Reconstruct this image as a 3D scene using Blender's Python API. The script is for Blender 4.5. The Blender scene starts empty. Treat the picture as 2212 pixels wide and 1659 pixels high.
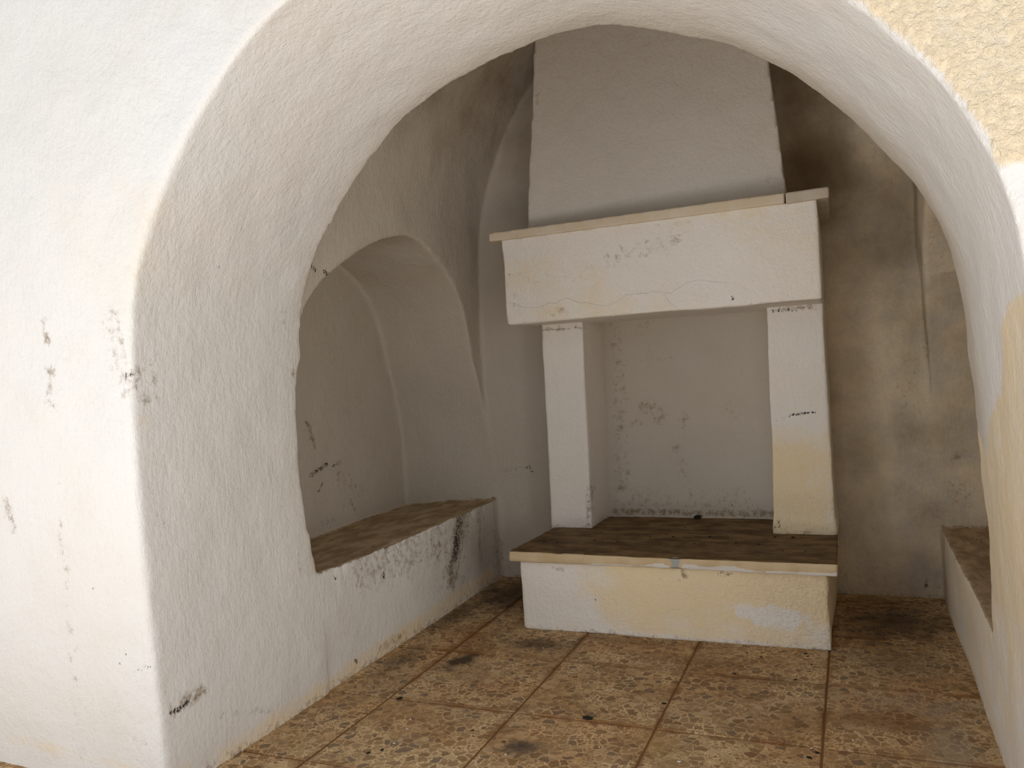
import bpy, bmesh, math, random
import numpy as np
from mathutils import Vector, Matrix, noise
random.seed(7); np.random.seed(7)
S = bpy.context.scene
COL = S.collection

# ------------------------------------------------------------------ camera
F_PX, YAW, PITCH, ROLL, CAM_H = 1792.08, -0.3906, -0.0218, -0.0552, 1.20
cy, sy, cp, sp, cr, sr = math.cos(YAW), math.sin(YAW), math.cos(PITCH), math.sin(PITCH), math.cos(ROLL), math.sin(ROLL)
fwd = Vector((sy*cp, cy*cp, sp)); rt = Vector((cy, -sy, 0)); up = rt.cross(fwd)
r2 = cr*rt + sr*up; u2 = -sr*rt + cr*up
cam_d = bpy.data.cameras.new('camera'); cam = bpy.data.objects.new('camera', cam_d); COL.objects.link(cam)
cam.matrix_world = Matrix(((r2.x, u2.x, -fwd.x, 0), (r2.y, u2.y, -fwd.y, 0), (r2.z, u2.z, -fwd.z, CAM_H), (0, 0, 0, 1)))
cam_d.sensor_width = 36; cam_d.lens = F_PX/2212*36; cam_d.clip_start = .05
S.camera = cam

# ------------------------------------------------------------------ world, lights, exposure
W = bpy.data.worlds.new('world'); S.world = W; W.use_nodes = True
W.node_tree.nodes['Background'].inputs[0].default_value = (.93, .995, 1.10, 1)
W.node_tree.nodes['Background'].inputs[1].default_value = .70

def area(name, loc, target, sx, sz, power, color):
    l = bpy.data.lights.new(name, 'AREA'); l.shape = 'RECTANGLE'; l.size = sx; l.size_y = sz
    l.energy = power; l.color = color
    o = bpy.data.objects.new(name, l); COL.objects.link(o); o.location = loc
    o.rotation_euler = (Vector(target)-Vector(loc)).to_track_quat('-Z', 'Y').to_euler()
    return o
area('right_side_fill', (2.2, -.2, .8), (-1.9, 2.2, .9), 1.4, 1.4, 40, (1, .99, .96))  # unseen fill lamp added to light the left reveal and niche
area('left_side_fill', (-3.2, -.8, .9), (0, 2.6, .7), 1.2, 1.6, 30, (1, .99, .97))  # unseen fill lamp added to light the right reveal
area('floor_bounce_fill', (-.8, -.15, .03), (-.8, -.15, 2.2), 4.0, 1.9, 80, (1, .975, .94))  # unseen upward lamp standing in for floor bounce, set to lift the arch crown

vs = S.view_settings
vs.view_transform = 'Standard'; vs.look = 'None'; vs.gamma = 1; vs.use_curve_mapping = False; vs.exposure = 0.0
S.cycles.max_bounces = 6; S.cycles.diffuse_bounces = 4; S.cycles.glossy_bounces = 2
S.cycles.use_adaptive_sampling = True; S.cycles.adaptive_threshold = .08; S.cycles.adaptive_min_samples = 20
S.cycles.use_denoising = True

# ------------------------------------------------------------------ node helpers
class NT:
    def __init__(s, name):
        s.m = bpy.data.materials.new(name); s.m.use_nodes = True
        s.t = s.m.node_tree; s.n = s.t.nodes; s.l = s.t.links
        s.b = s.n['Principled BSDF']; s.b.inputs['Specular IOR Level'].default_value = .25
    def _set(s, sock, v):
        if isinstance(v, bpy.types.NodeSocket): s.l.new(v, sock)
        elif v is not None:
            if isinstance(v, (tuple, list)) and len(v) == 3 and sock.type == 'RGBA': v = (*v, 1)
            sock.default_value = v
    def pos(s):
        return s.n.new('ShaderNodeNewGeometry').outputs['Position']
    def vm(s, op, a, b=None, c=None):
        n = s.n.new('ShaderNodeVectorMath'); n.operation = op
        s._set(n.inputs[0], a)
        if b is not None: s._set(n.inputs[3 if op == 'SCALE' else 1], b)
        if c is not None: s._set(n.inputs[2], c)
        return n.outputs['Value'] if op in ('LENGTH', 'DISTANCE', 'DOT_PRODUCT') else n.outputs['Vector']
    def ma(s, op, a, b=None, c=None, clamp=False):
        n = s.n.new('ShaderNodeMath'); n.operation = op; n.use_clamp = clamp
        s._set(n.inputs[0], a)
        if b is not None: s._set(n.inputs[1], b)
        if c is not None: s._set(n.inputs[2], c)
        return n.outputs[0]
    def noise(s, vec, scale, detail=4, rough=.55, dist=0, col=False):
        n = s.n.new('ShaderNodeTexNoise'); s._set(n.inputs['Vector'], vec)
        n.inputs['Scale'].default_value = scale; n.inputs['Detail'].default_value = detail
        n.inputs['Roughness'].default_value = rough; n.inputs['Distortion'].default_value = dist
        return n.outputs['Color' if col else 'Fac']
    def voro(s, vec, scale, feature='F1', out='Distance', rnd=1):
        n = s.n.new('ShaderNodeTexVoronoi'); n.feature = feature; s._set(n.inputs['Vector'], vec)
        n.inputs['Scale'].default_value = scale; n.inputs['Randomness'].default_value = rnd
        return n.outputs[out]
    def mr(s, v, a, b, c=0, d=1, smooth=True):
        n = s.n.new('ShaderNodeMapRange'); s._set(n.inputs['Value'], v)
        if smooth: n.interpolation_type = 'SMOOTHSTEP'
        for k, x in zip(('From Min', 'From Max', 'To Min', 'To Max'), (a, b, c, d)): s._set(n.inputs[k], x)
        return n.outputs['Result']
    def mix(s, f, a, b, mode='MIX'):
        n = s.n.new('ShaderNodeMix'); n.data_type = 'RGBA'; n.blend_type = mode
        s._set(n.inputs['Factor'], f); s._set(n.inputs[6], a); s._set(n.inputs[7], b)
        return n.outputs[2]
    def attr(s, name):
        n = s.n.new('ShaderNodeAttribute'); n.attribute_name = name; return n.outputs['Fac']
    def bump(s, h, strength, dist, normal=None):
        n = s.n.new('ShaderNodeBump'); s._set(n.inputs['Height'], h)
        n.inputs['Strength'].default_value = strength; n.inputs['Distance'].default_value = dist
        if normal is not None: s.l.new(normal, n.inputs['Normal'])
        return n.outputs['Normal']
    def stretch(s, vec, v):
        return s.vm('MULTIPLY', vec, v)

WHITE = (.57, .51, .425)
LIGHTER = (.745, .72, .68)
def plaster(name, white=WHITE, tan=(.78, .64, .44), grain=1.0, coarse=.5, patch=.5):
    """lime-washed plaster; stains and some painted shade come from vertex masks 'yellow','brown','dark','rust','rough'"""
    t = NT(name); p = t.pos()
    big = t.noise(p, 1.7, 3); mid = t.noise(p, 7, 5, .6); fine = t.noise(p, 55, 3, .6); vf = t.noise(p, 170, 2, .6)
    w0 = t.mix(t.attr('lighter'), white, LIGHTER); c = t.mix(t.ma('MULTIPLY', t.mr(big, .35, .7), .8), w0, t.mix(1.0, w0, (1.0, .98, .945), 'MULTIPLY'))
    c = t.mix(t.mr(mid, .45, .8, 0, .35), c, t.mix(1.0, w0, (.93, .90, .84), 'MULTIPLY'))
    c = t.mix(t.mr(t.noise(p, 90, 5, .7), .50, .72, 0, .22), c, t.mix(1.0, c, (.80, .76, .70), 'MULTIPLY'))
    # yellowed wash
    y = t.attr('yellow'); ym = t.mr(t.ma('ADD', y, t.ma('ADD', t.ma('MULTIPLY', t.ma('SUBTRACT', mid, .5), 1.0), t.ma('MULTIPLY', t.ma('SUBTRACT', fine, .5), .5))), .12, .80)
    ym = t.ma('MULTIPLY', ym, t.mr(y, 0, .45))
    c = t.mix(ym, c, tan)
    sk = t.attr('smoke'); skm = t.mr(t.ma('ADD', sk, t.ma('MULTIPLY', t.ma('SUBTRACT', t.noise(p, 3.2, 5, .6), .5), 1.1)), .12, 1.0)  # smoke tint that also carries painted shade
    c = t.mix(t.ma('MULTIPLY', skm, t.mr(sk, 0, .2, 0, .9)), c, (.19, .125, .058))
    # brown dirt and some painted shade, broken up by noise
    b = t.attr('brown')
    bn = t.noise(p, 34, 5, .75)
    bm = t.mr(t.ma('ADD', t.ma('MULTIPLY', b, .74), t.ma('MULTIPLY', t.ma('SUBTRACT', bn, .5), 2.0)), .22, .85)
    bm = t.ma('MULTIPLY', bm, t.mr(b, 0, .3))
    c = t.mix(t.ma('MULTIPLY', bm, .9), c, (.25, .17, .095))
    # tiny flyspecks
    sv = t.voro(p, 42); sn = t.noise(p, 9, 2)
    sm = t.ma('MULTIPLY', t.mr(sv, .04, .09, 1, 0), t.mr(sn, .62, .72))
    c = t.mix(t.ma('MULTIPLY', sm, .6), c, (.16, .11, .07))
    r = t.attr('rust')
    c = t.mix(t.mr(t.ma('ADD', t.ma('MULTIPLY', r, .7), t.ma('MULTIPLY', t.ma('SUBTRACT', bn, .5), 1.6)), .4, 1.1), c, (.40, .21, .085))
    d = t.attr('dark')
    dn = t.noise(t.stretch(p, (1, 1, .7)), 120, 4, .75)
    dm = t.mr(t.ma('ADD', t.ma('MULTIPLY', d, .42), t.ma('MULTIPLY', t.ma('SUBTRACT', dn, .5), 1.3)), .26, .44)
    c = t.mix(t.ma('MULTIPLY', dm, t.mr(d, .05, .3)), c, (.035, .025, .02))
    t._set(t.b.inputs['Base Color'], c)
    t.b.inputs['Roughness'].default_value = .86
    # trowel marks and grain
    ro = t.attr('rough')
    brush = t.noise(t.stretch(p, (1, 1, .28)), 60, 3, .6)
    h = t.ma('ADD', t.ma('MULTIPLY', mid, coarse), t.ma('MULTIPLY', t.ma('ADD', fine, t.ma('MULTIPLY', brush, .9)), .30*grain))
    h = t.ma('ADD', h, t.ma('MULTIPLY', vf, .12*grain))
    lum = t.noise(p, 62, 4, .7, .3)
    h = t.ma('ADD', h, t.ma('MULTIPLY', t.ma('MULTIPLY', t.mr(lum, .3, .8), ro), .45))
    t.l.new(t.bump(h, 1.0, .011), t.b.inputs['Normal'])
    return t.m

M_WALL = plaster('lime_plaster')
M_HEARTH = plaster('fireplace_plaster', white=(.86, .81, .735), tan=(.88, .715, .46), grain=1.15, coarse=.45)

M_CHIM = plaster('chimney_plaster', white=(.68, .625, .55), grain=1.1, coarse=.45)
def stone_mat(name, base, alt, dirty_top):
    t = NT(name); p = t.pos()
    n1 = t.noise(p, 9, 5, .6); n2 = t.noise(p, 40, 5, .65)
    c = t.mix(t.mr(n1, .35, .7), base, alt)
    c = t.mix(t.mr(n2, .55, .8, 0, .5), c, tuple(x*.62 for x in base))
    chip = t.attr('chip')
    c = t.mix(t.mr(t.ma('ADD', chip, t.ma('MULTIPLY', t.ma('SUBTRACT', n2, .5), 1.6)), .5, .62), c, (.74, .69, .62))
    g = t.attr('greychip')
    c = t.mix(t.mr(t.ma('ADD', g, t.ma('MULTIPLY', t.ma('SUBTRACT', n2, .5), 1.2)), .5, .62), c, (.40, .40, .37))
    if dirty_top:
        nz = t.n.new('ShaderNodeNewGeometry'); sx = t.n.new('ShaderNodeSeparateXYZ'); t.l.new(nz.outputs['True Normal'], sx.inputs[0])
        topm = t.mr(sx.outputs['Z'], .55, .85)
        s1 = t.noise(t.stretch(p, (1, 2.2, 1)), 5.5, 6, .65); s2 = t.noise(t.stretch(p, (1, 2.4, 1)), 16, 6, .7)
        dc = t.mix(t.mr(s1, .36, .66), (.095, .054, .02), (.26, .16, .07))
        dc = t.mix(t.mr(s2, .56, .74, 0, .6), dc, (.24, .18, .12))
        dc = t.mix(t.mr(s2, .30, .42, .7, 0), dc, (.03, .018, .009))
        c = t.mix(topm, c, dc)
    t._set(t.b.inputs['Base Color'], c); t.b.inputs['Roughness'].default_value = .7
    h = t.ma('ADD', t.ma('MULTIPLY', n1, .3), t.ma('MULTIPLY', n2, .3))
    t.l.new(t.bump(h, .8, .006), t.b.inputs['Normal'])
    return t.m
M_SHELF = stone_mat('mantel_stone', (.66, .54, .38), (.70, .60, .46), False)
M_SHELF2 = stone_mat('mantel_stone_end', (.50, .41, .30), (.58, .50, .40), False)
M_SLAB = stone_mat('hearth_stone', (.60, .44, .25), (.66, .53, .34), True)

def flat(name, col, rough=.9):
    t = NT(name); p = t.pos(); n = t.noise(p, 300, 3)
    t._set(t.b.inputs['Base Color'], t.mix(n, tuple(x*.7 for x in col), tuple(min(1, x*1.25) for x in col)))
    t.b.inputs['Roughness'].default_value = rough
    return t.m
M_CRUMB = flat('charcoal_crumb', (.02, .016, .012)); M_PALE = flat('glint_white', (.86, .84, .78), .35)
M_CRACK = flat('crack_shadow', (.055, .04, .028))
M_GROUT = flat('rusty_grout', (.26, .13, .05))

def terrazzo():
    t = NT('terrazzo'); p = t.pos()
    oi = t.n.new('ShaderNodeObjectInfo')
    q = t.vm('ADD', p, t.vm('SCALE', (13.1, 7.7, 3.3), oi.outputs['Random']))
    # gentle domain warp so that chips are uneven
    wv = t.vm('SCALE', t.vm('SUBTRACT', t.noise(q, 24, 3, .6, col=True), (.5, .5, .5)), .034)
    qv = t.vm('ADD', q, wv)
    def chips(scale, lo, hi):
        e = t.voro(qv, scale, 'DISTANCE_TO_EDGE'); cc = t.voro(qv, scale, 'F1', 'Color')
        return t.mr(e, lo, hi), cc
    e1, c1 = chips(31, .03, .12); e2, c2 = chips(66, .05, .16)
    sep = t.n.new('ShaderNodeSeparateColor'); t.l.new(c1, sep.inputs[0])
    sep2 = t.n.new('ShaderNodeSeparateColor'); t.l.new(c2, sep2.inputs[0])
    stone = t.mix(sep.outputs[0], (.215, .145, .085), (.36, .265, .165))
    stone = t.mix(t.mr(sep.outputs[1], .88, .93), stone, (.20, .155, .115))
    stone = t.mix(t.mr(sep.outputs[2], .88, .92), stone, (.46, .37, .26))
    small = t.mix(sep2.outputs[0], (.25, .17, .095), (.42, .315, .195))
    cement = t.mix(t.noise(q, 60, 3), (.52, .405, .265), (.74, .60, .42))
    worn = t.noise(q, 5, 4, .6)
    gap = t.mr(worn, .35, .65, .25, 1)
    a = t.mix(e2, t.mix(gap, small, cement), small)
    big = t.ma('MULTIPLY', e1, t.mr(sep2.outputs[1], .0, .3, .8, 1))
    pick = t.mr(sep.outputs[1], .25, .4)            # some chips large, the rest small rubble
    c = t.mix(t.ma('MULTIPLY', pick, big), a, stone)
    edge = t.ma('MULTIPLY', pick, t.ma('MULTIPLY', t.mr(t.voro(qv, 31, 'DISTANCE_TO_EDGE'), .0, .09, 1, 0), gap))
    c = t.mix(t.ma('MULTIPLY', edge, .8), c, cement)
    tc = t.n.new('ShaderNodeTexCoord'); sg = t.n.new('ShaderNodeSeparateXYZ'); t.l.new(tc.outputs['Generated'], sg.inputs[0])
    ex = t.ma('MINIMUM', sg.outputs[0], t.ma('SUBTRACT', 1, sg.outputs[0])); ey = t.ma('MINIMUM', sg.outputs[1], t.ma('SUBTRACT', 1, sg.outputs[1]))
    ed = t.ma('ADD', t.ma('MINIMUM', ex, ey), t.ma('MULTIPLY', t.ma('SUBTRACT', t.noise(p, 8, 4, .6), .5), .09))
    c = t.mix(t.ma('MULTIPLY', t.mr(ed, .0, .04, .85, 0), t.mr(t.noise(p, 3.3, 3), .38, .60)), c, (.22, .115, .045))
    # grime, world-anchored
    g1 = t.noise(p, 2.6, 5, .62); g2 = t.noise(p, 11, 6, .66); g3 = t.noise(p, 45, 4, .6)
    c = t.mix(t.mr(g1, .40, .62, 0, .45), c, t.mix(1.0, c, (.84, .62, .42), 'MULTIPLY'))
    c = t.mix(1.0, c, (1.22, 1.09, .88), 'MULTIPLY')
    c = t.mix(t.mr(g2, .52, .70, 0, .62), c, (.17, .095, .042))
    c = t.mix(t.mr(g3, .62, .74, 0, .45), c, (.10, .062, .035))
    def blob(cx, cyy, rx, ry, rot, soft=.9):
        d = t.vm('SUBTRACT', p, (cx, cyy, 0))
        vr = t.n.new('ShaderNodeVectorRotate'); vr.rotation_type = 'Z_AXIS'; t.l.new(d, vr.inputs['Vector']); vr.inputs['Angle'].default_value = -rot
        ln = t.vm('LENGTH', t.vm('MULTIPLY', vr.outputs[0], (1/rx, 1/ry, 0)))
        ln = t.ma('ADD', ln, t.ma('MULTIPLY', t.ma('SUBTRACT', g2, .5), 2.2))
        return t.mr(ln, 1-soft, 1.1, 1, 0)
    for (x, y, rx, ry, rot, k, col) in FLOOR_BLOBS:
        c = t.mix(t.ma('MULTIPLY', blob(x, y, rx, ry, rot), k), c, col)
    t._set(t.b.inputs['Base Color'], c)
    t._set(t.b.inputs['Roughness'], t.mr(g2, .3, .7, .62, .9))
    t.b.inputs['Specular IOR Level'].default_value = .25
    h = t.ma('ADD', t.ma('MULTIPLY', e1, -.25), t.ma('MULTIPLY', g3, .5)); h = t.ma('ADD', h, t.ma('MULTIPLY', e2, -.2))
    t.l.new(t.bump(h, .6, .003), t.b.inputs['Normal'])
    return t.m
DK = (.045, .028, .016)
FLOOR_BLOBS = [
    (-1.55, 3.02, .06, .17, -.2, .85, (.022, .014, .009)), (-1.30, 3.30, .22, .09, .1, .8, DK), (-1.70, 4.0, .28, .42, 0, .85, DK),
    (-1.80, 2.98, .10, .25, 0, .55, DK), (-1.02, 2.37, .09, .07, .6, .8, (.05, .042, .036)), (.12, 3.9, .30, .42, 0, .8, DK),
    (-.62, 2.52, .10, .12, .3, .55, (.40, .24, .085)), (.10, 3.02, .30, .12, 0, .45, (.33, .27, .20)), (.22, 2.75, .10, .30, 0, .45, (.36, .31, .24)),
    (.05, 2.85, .22, .10, 0, .6, (.19, .09, .035)), (-1.85, 3.6, .10, .40, 0, .7, DK), (-.62, 3.25, .30, .10, 0, .45, (.20, .10, .04)), (-1.15, 2.65, .12, .08, 0, .5, (.20, .10, .04)),
    (-.9, 3.42, .5, .07, 0, .35, DK), (.1, 3.4, .3, .2, 0, .45, (.16, .12, .08)),
    (-1.40, 2.62, .20, .03, 0, .5, (.20, .10, .04)), (-.3, 3.12, .4, .025, 0, .5, (.20, .10, .04)),
]
M_TILE = terrazzo()

# ------------------------------------------------------------------ mesh helpers
def link(name, me, mat=None, parent=None, **props):
    o = bpy.data.objects.new(name, me); COL.objects.link(o)
    if mat is not None and me is not None: me.materials.append(mat)
    if parent is not None:
        o.parent = parent; o.matrix_parent_inverse = Matrix.Translation(-parent.location)
    for k, v in props.items(): o[k] = v
    return o
def empty(name, loc, **props):
    o = bpy.data.objects.new(name, None); COL.objects.link(o); o.location = loc
    for k, v in props.items(): o[k] = v
    return o
def mesh_from(verts, faces, name='m'):
    me = bpy.data.meshes.new(name); me.from_pydata([tuple(v) for v in verts], [], faces); me.update(); return me
def prism(profile, axis_pt):
    """closed prism: axis_pt(p, k) gives the 3-D point of profile point p on end k (0 or 1)"""
    n = len(profile)
    v = [axis_pt(p, 0) for p in profile]+[axis_pt(p, 1) for p in profile]
    f = [tuple(range(n))[::-1], tuple(range(n, 2*n))]+[(i, (i+1) % n, n+(i+1) % n, n+i) for i in range(n)]
    me = mesh_from(v, f)
    bm = bmesh.new(); bm.from_mesh(me); bmesh.ops.recalc_face_normals(bm, faces=bm.faces); bm.to_mesh(me); bm.free()
    return me
def hexa(c):
    """c: 8 corners, bottom ring (front-left, front-right, back-right, back-left) then top ring"""
    me = mesh_from(c, [(0, 3, 2, 1), (4, 5, 6, 7), (0, 1, 5, 4), (1, 2, 6, 5), (2, 3, 7, 6), (3, 0, 4, 7)])
    return me
def catmull(pts, sub=6):
    out = []
    P = [pts[0]]+list(pts)+[pts[-1]]
    for i in range(1, len(P)-2):
        a, b, c, d = (np.array(P[j], float) for j in (i-1, i, i+1, i+2))
        for k in range(sub):
            t = k/sub
            out.append(tuple(.5*((2*b)+(c-a)*t+(2*a-5*b+4*c-d)*t*t+(3*b-a-3*c+d)*t**3)))
    out.append(tuple(pts[-1]))
    return out
def evaluate(me, mods):
    """apply modifiers to a temporary object; returns a new mesh"""
    o = bpy.data.objects.new('tmp', me); COL.objects.link(o)
    for typ, kw in mods:
        m = o.modifiers.new(typ, typ)
        for k, v in kw.items(): setattr(m, k, v)
    dg = bpy.context.evaluated_depsgraph_get(); dg.update()
    new = bpy.data.meshes.new_from_object(o.evaluated_get(dg))
    bpy.data.objects.remove(o)
    return new
def tex(scale, depth=2):
    t = bpy.data.textures.new('relief', 'CLOUDS'); t.noise_scale = scale; t.noise_depth = depth; return t
def coords(me):
    a = np.empty(len(me.vertices)*3, np.float32); me.vertices.foreach_get('co', a); return a.reshape(-1, 3)
def normals(me):
    a = np.empty(len(me.vertices)*3, np.float32); me.vertices.foreach_get('normal', a); return a.reshape(-1, 3)
def smooth(me):
    me.polygons.foreach_set('use_smooth', np.ones(len(me.polygons), bool))
def put_attr(me, name, arr):
    a = me.attributes.get(name) or me.attributes.new(name, 'FLOAT', 'POINT')
    a.data.foreach_set('value', np.ascontiguousarray(arr, np.float32))
def capsule(P, s):
    A = np.array(s[0:3]); B = np.array(s[3:6]); r = s[6]
    ax = s[9] if len(s) > 9 else 1
    ab = B-A; L = max(float(ab@ab), 1e-9)
    t = np.clip(((P-A)@ab)/L, 0, 1)
    q = P-(A+t[:, None]*ab); q[:, ax] *= .15
    d = np.linalg.norm(q, axis=1)/max(r*1.35, .009)
    d[np.abs(q[:, ax]) > .015] = 9
    return np.clip(1.35-d, 0, 1)*s[8]
def ss(x, a, b):
    t = np.clip((x-a)/(b-a), 0, 1); return t*t*(3-2*t)

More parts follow.
